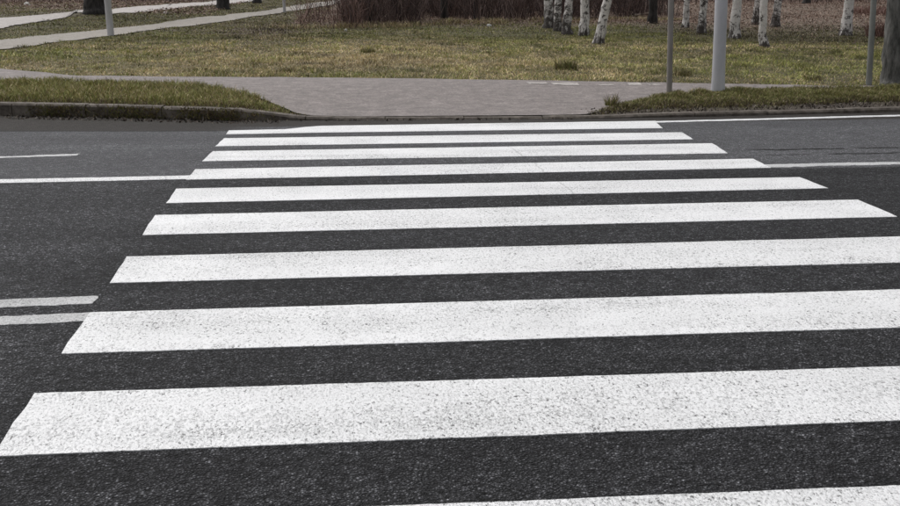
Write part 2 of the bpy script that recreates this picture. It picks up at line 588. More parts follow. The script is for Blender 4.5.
S0 = lambda n: 1.4827 + n
XL, XR = lambda n: -1.335 - .0129 * n, lambda n: 3.795 - .0129 * n
px = {  # far-left, near-left, far-right, near-right as read in the photograph
    2: ((35, 394), (-7, 457), (900, 367), (900, 421)), 3: ((90, 313), (61, 354.5), (900, 290), (900, 328)),
    4: ((127, 257), (109, 283.5), (900, 237), (900, 263)), 5: ((155, 215.5), (142, 235.5), (858, 200), (897, 217)),
    6: ((176, 189), (167, 203.5), (800, 177.5), (828, 188.5)), 7: ((195, 169.5), (186, 180), (753, 159), (771, 168)),
    8: ((213, 151.5), (202, 161.5), (712, 143.5), (728, 153.5)), 9: ((224, 138.5), (215, 146.5), (682, 132.5), (693, 139.5))}
for n in range(1, 11):
    if n == 1:
        fl, fr = GR(450, 504.3), GR(900, 486.5)
        k = (fr[1] - fl[1]) / (fr[0] - fl[0])
        fl = (XL(1) + .02, fl[1] + k * (XL(1) - fl[0]))
        fr = (XR(1), fr[1] + k * (XR(1) - fr[0]))
        nl, nr = (fl[0], fl[1] - .51), (fr[0], fr[1] - .51)
        near, far = [nl, nr], [fl, fr]
    elif n < 10:
        fl, nl, fr, nr = [GR(*q) for q in px[n]]
        if n < 5:       # runs out of the frame: carry the edge on to the crossing's right end
            for a, c, w_ in ((fl, fr, 'f'), (nl, nr, 'n')):
                k = (c[1] - a[1]) / (c[0] - a[0])
                e = (XR(n), c[1] + k * (XR(n) - c[0]))
                if w_ == 'f': fr = e
                else: nr = e
        near, far = [nl, nr], [fl, fr]
    else:
        near = [GR(226, 134.5), GR(320, 132.8), GR(663, 128.3)]
        far = [GR(229, 130.6), GR(285, 129.4), GR(305, 127.2), GR(322, 126), GR(655, 121)]
    o = marking('painted_stripe', near, far, M['paint'], rag=.0016, rag_end=.003, seed=n)
    if n == 10: o['label'] = 'farthest white crossing stripe, narrowed at its left end'
    if n == 1: o['label'] = 'nearest white crossing stripe, cut by the photo edge'

# lines along the road
def line(pts, width, material, seed, lab=None, rag=.004):
    pts = np.array(pts)
    a = pts.copy(); a[:, 1] -= width / 2
    c = pts.copy(); c[:, 1] += width / 2
    o = marking('painted_line', a, c, material, rag=rag, rag_end=.005, seed=seed, lift=.003)
    if lab: o['label'] = lab


def ext(p, q, x):  # the line through p and q carried on to x
    return (x, p[1] + (q[1] - p[1]) / (q[0] - p[0]) * (x - p[0]))


a, c = GR(0, 181.5), GR(192, 177.4)
line([ext(a, c, -14), a, c], .17, M['paint'], 31, 'white line from the left up to the crossing')
a, c = GR(764, 165.9), GR(900, 163.2)
line([a, c, ext(a, c, 14)], .15, M['oldpaint'], 32, 'worn white line from the crossing to the right', .012)
a, c = GR(0, 157.4), GR(78, 154.8)
line([ext(a, c, -10), a, c], .12, M['oldpaint'], 33, 'worn white line end on the left lane', .012)
a, c = GR(0, 304), GR(96, 300)
line([ext(a, c, -8), a, c], .125, M['oldpaint'], 35, 'upper of two parallel white lines on the left', .005)
a, c = GR(0, 321), GR(90, 317.2)
line([ext(a, c, -8), a, c], .125, M['oldpaint'], 36, 'lower of two parallel white lines on the left', .005)
a, c = GR(652, 122.05), GR(900, 115.6)
line([a, c, ext(a, c, 20)], .13, M['paint'], 37, 'white edge line beside the right verge', .008)

# ------------------------------------------------------------------ kerb, stone by stone
kerb = empty('kerb', (0, 12.6, -.13))
prop(kerb, 'low concrete kerb along the far side of the road', 'kerb', kind='structure')


def kerb_stone(x0, x1, depth, seed):
    r = np.random.default_rng(seed)
    n = 4
    t = np.linspace(0, 1, n)
    X = x0 + (x1 - x0) * t
    yf = yk(X) + r.normal(0, .006)
    dy = np.gradient(yf, X)
    nrm = np.stack([-dy, np.ones(n)], 1)
    nrm /= np.linalg.norm(nrm, axis=1, keepdims=True)
    zt = kt(X) + r.normal(0, .004)
    prof = [(0, -.38), (0, -.022), (.022, 0), (depth, 0.004), (depth, -.38)]
    V = []
    for i in range(n):
        for (o_, dz) in prof:
            V.append((X[i] + nrm[i, 0] * o_, yf[i] + nrm[i, 1] * o_, zt[i] + dz))
    V = np.array(V) - np.array([0, 12.6, -.13])
    k = len(prof)
    q = grid_faces(n, k)[:, ::-1]
    caps = np.array([[0, 1, 2, 3, 4], [(n - 1) * k + j for j in (4, 3, 2, 1, 0)]])
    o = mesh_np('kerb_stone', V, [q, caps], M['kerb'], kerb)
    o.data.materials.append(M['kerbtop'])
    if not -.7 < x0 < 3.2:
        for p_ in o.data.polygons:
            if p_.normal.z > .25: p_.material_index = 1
    return o


edges = [-9.43, -8.43, -7.43, -6.44, -5.44, -4.44, -3.45, -2.45, -1.52, -.62]
edges += [-.62 + i for i in range(1, 15)]
for i, (x0, x1) in enumerate(zip(edges[:-1], edges[1:])):
    kerb_stone(x0 + .006, x1 - .006, .14 if x0 < -.7 else .10, 100 + i)


# ------------------------------------------------------------------ paths
def path(name, near, far, m, lift, label, rows=14, seg=150):
    def res(pl):
        pl = np.array(pl, float)
        dd = np.concatenate([[0], np.cumsum(np.hypot(*np.diff(pl, axis=0).T))])
        t = np.linspace(0, 1, seg) * dd[-1]
        return np.stack([np.interp(t, dd, pl[:, 0]), np.interp(t, dd, pl[:, 1])], 1)
    a, c = res(near), res(far)
    a += rng.normal(0, .05, a.shape)
    c += rng.normal(0, .06, c.shape)
    t = np.linspace(0, 1, rows)[None, :, None]
    g = a[:, None] * (1 - t) + c[:, None] * t
    z = H(g[..., 0], g[..., 1]) + lift
    V = np.concatenate([g, z[..., None]], 2).reshape(-1, 3)
    return prop(mesh_np(name, V, grid_faces(seg, rows), m, smoothf=True), label, 'path', kind='structure')


PF = [(-20, 30), (-9, 21.2)] + [G(*q) for q in [(0, 69), (75, 76), (150, 77), (300, 78), (450, 79.5), (600, 82), (760, 85), (830, 86.5)]] + [(9.5, 14.75), (14, 14.9)]
# near edge: left verge, then the dropped kerb, then the right verge
VL = [(-20, 27.6), (-9, 18.9)] + [G(*q) for q in [(0, 81), (100, 82.5), (200, 85.5), (250, 95)]] + [(-.75, 12.95)]
VR = [(2.95, 12.66)] + [G(*q) for q in [(620, 105), (660, 97), (720, 90.5), (780, 89.5)]] + [(9.5, 14.5), (14, 14.6)]
KE = [(x, float(yk(x)) + .10) for x in (-.55, 0, .6, 1.2, 1.8, 2.4)]
NEAR = VL + KE + VR


def res_n(pl, n):
    pl = np.array(pl, float)
    dd = np.concatenate([[0], np.cumsum(np.hypot(*np.diff(pl, axis=0).T))])
    t = np.linspace(0, 1, n) * dd[-1]
    return np.stack([np.interp(t, dd, pl[:, 0]), np.interp(t, dd, pl[:, 1])], 1)


# near and far edges as functions of x
cx = np.concatenate([np.linspace(-20, -6, 24), np.arange(-5.8, 10, .12), np.linspace(10.2, 14, 8)])
nx_, ny_ = np.array(sorted(NEAR)).T
fx_, fy_ = np.array(sorted(PF)).T
pn, pf = np.interp(cx, nx_, ny_), np.interp(cx, fx_, fy_)
pn = pn + (N2(cx, cx * 0, .25) - .5) * .10 * ((cx < -.8) | (cx > 2.9))
pf = pf + (N1(cx, cx * 0 + 9, .4) - .5) * .12
rows = 26
t = np.linspace(0, 1, rows)
PXg = np.repeat(cx[:, None], rows, 1)
PYg = pn[:, None] + (pf - pn)[:, None] * t[None]
prop(mesh_np('cycle_path', np.stack([PXg, PYg, H(PXg, PYg) + .012], -1).reshape(-1, 3), grid_faces(len(cx), rows), M['path'], smoothf=True),
     'brownish grey path with an apron down to the crossing', 'path', kind='structure')
PATHX, PATHN, PATHF = cx, pn, pf

C_NEAR = [(-8.9, 18.6)] + [G(*q) for q in [(0, 50), (50, 43), (110, 36), (180, 27), (225, 21.5), (280, 13), (340, 3)]] + [(1.5, 72)]
C_FAR = [(-11, 20.5)] + [G(*q) for q in [(0, 40), (50, 35), (110, 29), (180, 20), (225, 15.5), (280, 8), (330, 1)]] + [(.3, 75)]
path('footpath', C_NEAR, C_FAR, M['concrete'], .013, 'pale concrete footpath climbing from the left to the thicket')
W_NEAR = [(-10.9, 22)] + [G(*q) for q in [(0, 28.5), (40, 22), (75, 13), (95, 12.6), (113, 14), (170, 9), (220, 5)]] + [(-5, 68)]
W_FAR = [(-16, 28)] + [G(*q) for q in [(0, 18), (40, 15), (75, 11.8), (95, 10.6), (113, 9), (170, 4), (220, 0)]] + [(-7, 76)]
path('lane', W_NEAR, W_FAR, M['white_path'], .017, 'whitish lane passing behind the large dark trunk')

# white dashes worn on the far edge of the path
for i, (u0, u1, v0, v1) in enumerate([(529, 546, 83.2, 84.6), (554, 577, 83.6, 86), (600, 613, 85.2, 86.4), (629, 640, 83.8, 86.2), (650, 659, 85, 86)]):
    q = [G(u0, v1), G(u1 + 2, v1), G(u1, v0), G(u0 - 3, v0)]
    n_ = 7
    tt = np.linspace(0, 1, n_)[:, None]
    a = np.array(q[0]) * (1 - tt) + np.array(q[1]) * tt
    c = np.array(q[3]) * (1 - tt) + np.array(q[2]) * tt
    a[:, 1] += rng.normal(0, .03, n_)
    c[:, 1] += rng.normal(0, .03, n_)
    g = np.stack([a, (a + c) / 2, c], 1)
    V = np.concatenate([g, (H(g[..., 0], g[..., 1]) + .017)[..., None]], 2).reshape(-1, 3)
    mesh_np('painted_dash', V, grid_faces(n_, 3), M['white_path'], bpy.data.objects['cycle_path'])

# ------------------------------------------------------------------ grass (countless: stuff)
def on_strip(x, y, near, far):
    """inside a strip given by near / far polylines that climb in y"""
    n_, f_ = np.array(near), np.array(far)
    x = x + (N2(x, y, .45) - .5) * .7
    y = y + (N3(x, y, .45) - .5) * .9
    poly = np.concatenate([n_, f_[::-1]])
    inside = np.zeros(x.shape, bool)
    for i in range(len(poly)):
        x1, y1 = poly[i]
        x2, y2 = poly[i - 1]
        c = ((y1 > y) != (y2 > y)) & (x < (x2 - x1) * (y - y1) / (y2 - y1 + 1e-12) + x1)
        inside ^= c
    return inside


def blades(name, x, y, hgt, wid, lean, colr, label, cat='grass', zoff=0.0):
    n = len(x)
    z = H(x, y) - .012 + zoff
    th = rng.random(n) * 2 * np.pi
    ld = rng.random(n) * 2 * np.pi
    L = lean * hgt * (.3 + rng.random(n))
    lx, ly = np.cos(ld) * L, np.sin(ld) * L
    hx, hy = np.cos(th) * wid * .5, np.sin(th) * wid * .5
    up = np.sqrt(np.maximum(hgt ** 2 - (L * .7) ** 2, (hgt * .25) ** 2))
    V = np.empty((n, 5, 3))
    V[:, 0] = np.stack([x - hx, y - hy, z], 1)
    V[:, 1] = np.stack([x + hx, y + hy, z], 1)
    V[:, 2] = np.stack([x - hx * .8 + lx * .35, y - hy * .8 + ly * .35, z + up * .6], 1)
    V[:, 3] = np.stack([x + hx * .8 + lx * .35, y + hy * .8 + ly * .35, z + up * .6], 1)
    V[:, 4] = np.stack([x + lx, y + ly, z + up], 1)
    b5 = np.arange(n)[:, None] * 5
    q = b5 + np.array([0, 1, 3, 2])[None]
    t3 = b5 + np.array([2, 3, 4])[None]
    o = mesh_np(name, V.reshape(-1, 3), [q, t3], M['grass'], col=np.repeat(colr, 5, 0))
    return prop(o, label, cat, kind='stuff')


GREEN = np.array([[.225, .235, .068], [.275, .265, .088], [.165, .190, .055], [.315, .285, .115]])
STRAW = np.array([[.53, .42, .245], [.43, .33, .18], [.60, .49, .31], [.35, .265, .15]])
BROWN = np.array([[.155, .12, .07], [.11, .082, .05]])


def tint(n, straw, brown=None):
    c = GREEN[rng.integers(0, 4, n)]
    c = np.where((rng.random(n) < straw)[:, None], STRAW[rng.integers(0, 4, n)], c)
    if brown is not None:
        c = np.where((rng.random(n) < brown)[:, None], BROWN[rng.integers(0, 2, n)], c)
    return c * (.75 + .5 * rng.random(n))[:, None]


def scatter(n, x0, x1, y0, y1):
    return x0 + (x1 - x0) * rng.random(n), y0 + (y1 - y0) * rng.random(n)


pn_f = lambda x: np.interp(x, PATHX, PATHN)
pf_f = lambda x: np.interp(x, PATHX, PATHF)

# left verge
x, y = scatter(150000, -10, -.5, 12.6, 20)
jit = (N3(x, y, .18) - .5) * .16
k = (y > yk(x) + .13 + np.maximum(jit, -.04)) & (y < pn_f(x) + .02 + jit * .7)
x, y = x[k], y[k]
clump = N2(x, y, .22)
edgef = smooth(0, .35, y - yk(x) - .1) * smooth(-.45, -1.6, x)
hg = (.05 + .085 * clump + .05 * (rng.random(len(x)) < .06)) * (.45 + .55 * edgef)
br = .12 + .55 * (1 - smooth(.05, .35, y - yk(x) - .1))
blades('grass', x, y, hg, .007 + .003 * rng.random(len(x)), .75, tint(len(x), .08 + .25 * N1(x, y, .6), br) * 1.08, 'green grass on the raised left verge above the kerb')
# tufts hanging over the kerb face
x, _ = scatter(7500, -9, -.7, 0, 1)
k = rng.random(len(x)) < np.clip(2.2 * N1(x, x * 0, .33) - .45 + .5 * smooth(-4, -3, x), .05, 1) * (1 - .95 * np.exp(-((x + 4.42) / .22) ** 2)) * smooth(-.8, -1.5, x)
x = x[k]
y = yk(x) + .03 - .05 * rng.random(len(x)) - .03
n = len(x)
zt = -.13 + (kt(x) + .13) * rng.random(n) ** 1.5
V0 = np.stack([x, y, zt - .01], 1)
tip = V0 + np.stack([rng.normal(0, .035, n), -.02 - .05 * rng.random(n), .01 + .05 * rng.random(n)], 1)
sd = np.stack([np.full(n, .006), np.zeros(n), np.zeros(n)], 1)
V = np.stack([V0 - sd, V0 + sd, tip], 1).reshape(-1, 3)
prop(mesh_np('moss', V, np.arange(3 * n).reshape(-1, 3), M['grass'], col=np.repeat(tint(n, .2, .5) * .9, 3, 0)),
     'dead grass and moss clinging to the left kerb face', 'moss', kind='stuff')

# right verge
x, y = scatter(170000, 2.7, 14, 12.5, 15.2)
jit = (N3(x, y, .2) - .5) * .25
front = yk(x) + .42 + .12 * smooth(5, 8, x) - .2 * smooth(4, 3, x)
k = (y > front + jit) & (y < pn_f(x) + .03 + jit * .4)
keep = rng.random(len(x)) < .35 + .65 * smooth(0, .25, y - front)
k &= keep
x, y = x[k], y[k]
clump = N2(x, y, .2)
ed = smooth(0, .5, y - yk(x) - .4)
hg = (.04 + .09 * clump) * (.5 + .5 * ed)
br = .15 + .55 * (1 - smooth(.1, .6, y - yk(x) - .4))
blades('grass', x, y, hg, .007 + .003 * rng.random(len(x)), .8, tint(len(x), .06 + .2 * N1(x, y, .6), br) * .85, 'dark green grass on the right verge around the posts')
# right edge: behind the verge, beyond the path's end
# weed tufts on the verge tip and the meadow
def tuft(u, v, h, nb, spread, label, straw=.1):
    cx_, cy_ = G(u, v)
    a_ = rng.random(nb) * 2 * np.pi
    rr = spread * np.sqrt(rng.random(nb))
    x, y = cx_ + np.cos(a_) * rr, cy_ + np.sin(a_) * rr
    o = blades('grass_tuft', x, y, h * (.4 + .6 * rng.random(nb)), .009 + 0 * x, .6, tint(nb, straw + .1, .3) * .72, label)
    del o['kind']
    o['category'] = 'grass tuft'
    o['group'] = 'taller tufts of grass'


tuft(612, 106, .20, 160, .10, 'upright weed tuft at the tip of the right verge beside the apron')
tuft(566, 69, .22, 330, .19, 'dark round grass tuft in the meadow behind the white dashes')
tuft(683, 75, .15, 260, .15, 'dark grass tuft in the meadow between the two grey posts')
tuft(813, 79, .10, 160, .16, 'small dark tuft at the meadow edge between thick and thin posts')
tuft(368, 52, .13, 200, .16, 'small dark tuft in the straw coloured meadow')
tuft(288, 71, .09, 160, .20, 'low dark tuft near the path behind the left verge')

# meadow behind the path, three belts of falling density
def meadow(nm, n, x0, x1, y0, y1, hscale, wid, lab, extra=None):
    x, y = scatter(n, x0, x1, y0, y1)
    k = (y > pf_f(x) - .02) & ~on_strip(x, y, C_NEAR, C_FAR) & ~on_strip(x, y, W_NEAR, W_FAR)
    if extra is not None: k &= extra(x, y)
    x, y = x[k], y[k]
    st = np.exp(-(((x - .2) / 3.6) ** 2 + ((y - 20.3) / 3.6) ** 2))
    nn, n2_, n4 = N1(x, y, 1.9), N3(x, y, .55), N2(x + 31, y * .8, .17)
    cl = .55 * N2(x, y, .38) + .45 * n4
    straw = np.clip(.26 + .65 * st + .6 * (nn - .5) + .5 * (n2_ - .5) - .6 * (cl - .5), .04, .92)
    straw = straw * (1 - .6 * smooth(24, 28, y) * smooth(1, 4, x))
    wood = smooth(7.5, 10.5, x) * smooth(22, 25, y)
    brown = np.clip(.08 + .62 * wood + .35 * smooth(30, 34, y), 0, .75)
    thin_soil = np.exp(-(((x + 2.6) / 1.7) ** 2 + ((y - 30.5) / 4.5) ** 2))
    brown = np.maximum(brown, .85 * thin_soil)
    hg = hscale * (.018 + .17 * np.maximum(cl - .25, 0) ** 1.8 + .03 * N3(x, y, 1.1))
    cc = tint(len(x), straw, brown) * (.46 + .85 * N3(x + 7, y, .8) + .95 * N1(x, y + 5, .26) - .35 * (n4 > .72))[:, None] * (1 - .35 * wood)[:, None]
    cc = cc * (1 - .3 * smooth(23.5, 27, y))[:, None]
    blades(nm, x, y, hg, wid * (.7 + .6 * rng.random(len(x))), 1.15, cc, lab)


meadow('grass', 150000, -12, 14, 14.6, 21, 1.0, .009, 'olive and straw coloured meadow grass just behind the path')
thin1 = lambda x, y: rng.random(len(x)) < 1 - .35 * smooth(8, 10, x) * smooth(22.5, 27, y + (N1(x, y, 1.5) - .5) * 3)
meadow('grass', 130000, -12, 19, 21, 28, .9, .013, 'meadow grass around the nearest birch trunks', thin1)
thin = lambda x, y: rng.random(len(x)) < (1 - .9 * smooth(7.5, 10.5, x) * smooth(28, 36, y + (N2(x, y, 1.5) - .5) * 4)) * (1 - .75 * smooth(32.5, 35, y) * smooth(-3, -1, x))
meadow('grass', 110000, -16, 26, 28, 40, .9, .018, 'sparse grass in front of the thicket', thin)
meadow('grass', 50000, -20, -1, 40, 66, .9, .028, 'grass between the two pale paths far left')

x, y = scatter(26000, -2.5, 12, 31, 37.5)
e_ = 32.6 + .40 * np.clip(x, 0, 8) + (N1(x, y, 1.2) - .5) * 1.2
k = (np.abs(y - e_) < .8 * N3(x, y, .9) + .1)
x, y = x[k], y[k]
blades('grass', x, y, .06 + .22 * N2(x, y, .4), .012 + 0 * x, .9, tint(len(x), .7, .35), 'pale dead grass fringing the foot of the thicket')

# ------------------------------------------------------------------ fallen leaves, grit
def flat_bits(name, x, y, z, size, tilt, colr, m, label, cat, asp=.6):
    n = len(x)
    th = rng.random(n) * 2 * np.pi
    ux = np.stack([np.cos(th), np.sin(th), rng.normal(0, tilt, n)], 1) * size[:, None]
    vx = np.stack([-np.sin(th), np.cos(th), rng.normal(0, tilt, n)], 1) * (size * asp)[:, None]
    c = np.stack([x, y, z], 1)
    V = np.stack([c - ux, c - vx * .8 + ux * .1, c + ux, c + vx * .8 + ux * .1], 1)
    V[:, 1, 2] += size * .2
    V[:, 3, 2] += size * .2
    return prop(mesh_np(name, V.reshape(-1, 3), np.arange(4 * n).reshape(-1, 4), m, col=np.repeat(colr, 4, 0)), label, cat, kind='stuff')


LEAF = np.array([[.23, .155, .12], [.28, .20, .16], [.17, .11, .085], [.33, .25, .21], [.12, .08, .065]])


def leaves(n, x0, x1, y0, y1, prob, label, size=.045):
    x, y = scatter(n, x0, x1, y0, y1)
    k = (rng.random(n) < prob(x, y)) & ~on_strip(x, y, C_NEAR, C_FAR) & ~on_strip(x, y, W_NEAR, W_FAR)
    x, y = x[k], y[k]
    n = len(x)
    flat_bits('fallen_leaves', x, y, H(x, y) + .02 + .05 * rng.random(n), size * (.6 + .8 * rng.random(n)), .45,
              LEAF[rng.integers(0, 5, n)] * (.7 + .5 * rng.random(n))[:, None], M['leaf'], label, 'leaves')


leaves(110000, 8, 36, 23, 66, lambda x, y: smooth(8, 13, x) * (.05 + .95 * smooth(28, 38, y)) * (.45 + .9 * (N1(x, y, 1.7) - .2)), 'brown fallen leaves under the birches on the right', .036)
leaves(24000, -2, 13, 31.5, 46, lambda x, y: smooth(32, 35, y + (N1(x, y, 2) - .5) * 2), 'brown leaves and dead grass at the foot of the thicket', .03)
leaves(20000, -26, -6, 43, 72, lambda x, y: smooth(0, 2.5, y - 47 + 1.2 * (x + 12)) * .9, 'reddish leaf litter beyond the whitish lane', .055)
# grit and dry stalks on the bare strip and in the gutter
x, y = scatter(30000, -9, 13, 12.3, 14.2)
s = y - yk(x)
k = np.where(x > 3, (s > .10) & (s < .6), (s < -.02) & (s > -.35) & (x < -.9))
k |= (x > -.9) & (x < 3) & (s < -.01) & (s > -.10) & (rng.random(len(x)) < .8)
x, y, s = x[k], y[k], s[k]
n = len(x)
z = np.where(s < 0, zroad(y), H(x, y)) + .004
cc = np.array([[.11, .092, .076], [.075, .06, .047], [.16, .14, .12], [.05, .04, .033]])[rng.integers(0, 4, n)]
flat_bits('grit', x, y, z, .006 + .020 * rng.random(n) ** 2, .8, cc, M['grit'], 'grit and bits of dead stalk along the far kerb', 'grit', .7)

# ------------------------------------------------------------------ posts
def post(name, u, v, r0, r1, height, m, label, cat='post', flange=True, group=None, k=20, lean=0.0):
    x, y = G(u, v)
    z = float(H(x, y))
    root = empty(name, (x, y, z))
    prop(root, label, cat, group)
    hs_ = np.array([-.3, 0, .1, .2, .35, .5, 1, height * .5, height])
    rr = (r1 + (r0 - r1) * (1 - np.clip(hs_ / height, 0, 1))) * (1 + .14 * np.exp(-np.maximum(hs_, 0) / .2) * (r0 > .091))
    P = np.stack([lean * np.maximum(hs_, 0), 0 * hs_, hs_], 1)[None]
    V, fs = tubes(P, rr[None], k)
    mesh_np('shaft', V, fs, m, root, smoothf=True)
    if flange:
        hs2 = np.array([-.05, .05, .30, .34])
        r2 = r0 * np.array([1.22, 1.22, 1.18, 1.02])
        V, fs = tubes(np.stack([0 * hs2, 0 * hs2, hs2], 1)[None], r2[None], k)
        mesh_np('base_sleeve', V, fs, m, root, smoothf=True)
    hs3 = np.array([height - .02, height + .02, height + .04])
    V, fs = tubes(np.stack([lean * hs3, 0 * hs3, hs3], 1)[None], np.array([[r1 * 1.08, r1 * 1.08, r1 * .5]]), k)
    mesh_np('cap', V, fs, m, root, smoothf=True)
    return root


post('lamp_post', 717.8, 91.5, .0915, .080, 7.0, M['galv'], 'thick pale grey steel post on the right verge', 'post', False, lean=-.035)
post('sign_post', 669.2, 95, .040, .039, 3.2, M['post'], 'thin brownish grey post at the left end of the right verge', 'post', False, lean=-.042)
post('sign_post', 868.6, 85.5, .045, .040, 3.2, M['green'], 'thin dull post beside the grey trunk at the right edge', 'post', False, lean=-.055)
post('lamp_post', 110.8, 35.5, .09, .08, 7.0, M['lampc'], 'pale post on the near edge of the concrete footpath', 'post', False, lean=-.002)
post('sign_post', 284.5, 12, .065, .06, 3.2, M['lampc'], 'distant slim pale post on the footpath edge', 'post', False)

# ------------------------------------------------------------------ trees (bare, early spring)
def tree(name, x, y, r, height, m, label, group, seed, lean=(0, 0), curve=0.0, flare=1.5, limbs=26, first=2.6, jag=.12, cat='tree', sides=14):
    q = np.random.default_rng(seed)
    z0 = float(H(x, y))
    root = empty(name, (x, y, z0))
    prop(root, label, cat, group)
    hs_ = np.concatenate([[-.25, 0, .06, .14, .26, .42, .62, .85, 1.1, 1.45, 1.9, 2.5], np.linspace(3.2, height, 8)])
    t = np.clip(hs_ / height, 0, 1)
    cxn = lean[0] * hs_ + curve * np.sin(np.clip(hs_, 0, 3) * 1.1) + np.cumsum(q.normal(0, .012, len(hs_)))
    cyn = lean[1] * hs_ + np.cumsum(q.normal(0, .012, len(hs_)))
    cxn -= cxn[1]; cyn -= cyn[1]
    rr = r * (1 - .93 * t ** .9) * (1 + (flare - 1) * np.exp(-np.maximum(hs_, 0) / .16)) * (1 + q.normal(0, .035, len(hs_)))
    P = np.stack([cxn, cyn, hs_], 1)
    V, fs = tubes(P[None], rr[None], sides, seed=seed, jag=jag)
    mesh_np('trunk', V, fs, m, root, smoothf=True)
    # crown: limbs and hanging twigs, no leaves yet
    hl = first + (height - first) * np.sort(q.random(limbs)) ** .9
    az = q.random(limbs) * 2 * np.pi
    ln = (height - hl) * .38 + .6
    st = np.linspace(0, 1, 6)[None, :, None]
    base = np.stack([np.interp(hl, hs_, cxn), np.interp(hl, hs_, cyn), hl], 1)
    dirh = np.stack([np.cos(az), np.sin(az), 0 * az], 1)
    Pl = base[:, None] + dirh[:, None] * ln[:, None, None] * st * .8 + np.array([0, 0, 1.])[None, None] * ln[:, None, None] * (1.0 * st - .35 * st ** 2)
    Pl[:, 1:] += q.normal(0, .05, Pl[:, 1:].shape)
    rl = np.interp(hl, hs_, rr)[:, None] * .45 * (1 - .85 * st[..., 0]) + .004
    A = tubes(Pl, rl, 5)
    nt_ = limbs * 9
    li = q.integers(0, limbs, nt_)
    tp = .25 + .75 * q.random(nt_)
    fi = tp * 5
    i0 = np.minimum(fi.astype(int), 4)
    fr = (fi - i0)[:, None]
    b0 = Pl[li, i0] * (1 - fr) + Pl[li, i0 + 1] * fr
    a2 = q.random(nt_) * 2 * np.pi
    l2 = .5 + .7 * q.random(nt_)
    s2 = np.linspace(0, 1, 4)[None, :, None]
    Pt = b0[:, None] + np.stack([np.cos(a2), np.sin(a2), .5 + 0 * a2], 1)[:, None] * l2[:, None, None] * s2 - np.array([0, 0, 1.])[None, None] * (l2[:, None, None] * .9) * s2 ** 2
    rt_ = .009 * (1 - .75 * s2[..., 0]) * np.ones((nt_, 1))
    B = tubes(Pt, rt_, 3)
    V, fs = join([A, B])
    mesh_np('crown', V, fs, M['twig'], root)
    return root


birches = [  # pixel of the foot, trunk radius, lean, curve, label
    (548.5, 28, .15, .006, 0, 'dark mottled birch, leftmost of the birch cluster before the thicket'),
    (558.5, 30.5, .115, .01, 0, 'slim dark birch second from the left in the birch cluster'),
    (567.5, 34, .13, -.004, .01, 'blackish footed birch third from the left in the birch cluster'),
    (584, 35.5, .13, .004, .01, 'upright birch just left of the white leaning birch'),
    (598.5, 43.5, .115, .155, .02, 'white birch trunk leaning right, nearest of the left cluster'),
    (685, 27, .10, .01, 0, 'slender birch right of the thin brownish post'),
    (702, 33.5, .11, 0, 0, 'dark footed birch left of the thick grey post'),
    (734.5, 38, .13, .01, .01, 'birch just right of the thick grey post'),
    (756, 24, .14, .004, 0, 'dark birch behind the thin white birch, to its left'),
    (764.5, 46.5, .09, .008, -.02, 'thin bright white birch standing nearest on the right'),
    (775, 26.5, .13, -.004, 0, 'dark birch behind the thin white birch, to its right'),
    (845.5, 35, .15, .008, .015, 'lone thick birch left of the thin dull post'),
]
for i, (u, v, r, ln, cv, lab) in enumerate(birches):
    x, y = G(u, v)
    tree('birch_tree', x, y, r, 9.5 + 2 * random.random(), M['dark_birch'] if i in (0, 1, 2, 6, 8, 10) else M['birch'], lab, 'birches behind the meadow', 300 + i, (ln, 0), cv, 1.35)

x, y = G(898.5, 84)
tree('roadside_tree', x, y, .235, 9, M['greybark'], 'thick grey trunk cut by the right edge of the photo', None, 401, (-.07, 0), 0, 1.22, 30, 3.0, .14, sides=22)
x, y = G(97, 13)
tree('old_tree', x, y, .42, 13, M['bark'], 'large dark trunk behind the pale post on the left', None, 402, (0, 0), 0, 1.35, 34, 3.5, .10, sides=22)
x, y = G(223, 9)
tree('dark_tree', x, y, .30, 12, M['bark'], 'dark trunk between the two pale paths', None, 403, (0, 0), 0, 1.2, 30, 3.5, .15, sides=18)
x, y = G(257, 3)
tree('dark_tree', x, y, .22, 12, M['bark'], 'far dark trunk at the top edge left of the slim pale post', None, 404, (0, 0), 0, 1.3, 30, 3.5, .15, sides=16)
thick = [(352, 25, .10, M['twig'], 'brown stem at the left end of the thicket'), (370, 22, .09, M['bark'], 'thin dark trunk second in the thicket from the left'),
         (400, 20, .09, M['bark'], 'dark trunk in the left half of the thicket'), (445, 20, .13, M['bark'], 'thick dark trunk in the middle of the thicket'),
         (476, 20, .10, M['bark'], 'dark trunk right of the middle of the thicket'), (525, 14, .13, M['bark'], 'dark trunk at the right end of the thicket'),
         (652, 23, .15, M['bark'], 'black trunk behind the pale branch pile'), (806, 4, .2, M['bark'], 'far dark trunk above the leaf litter on the right'),
         (632, 12, .12, M['bark'], 'dark trunk behind the branch pile, to its left')]
for i, (u, v, r, m, lab) in enumerate(thick):
    x, y = G(u, v)
    tree('dark_tree', x, y, r, 8, m, lab, None, 500 + i, (random.uniform(-.03, .03), 0), 0, 1.3, 18, 1.6, .2, sides=10)

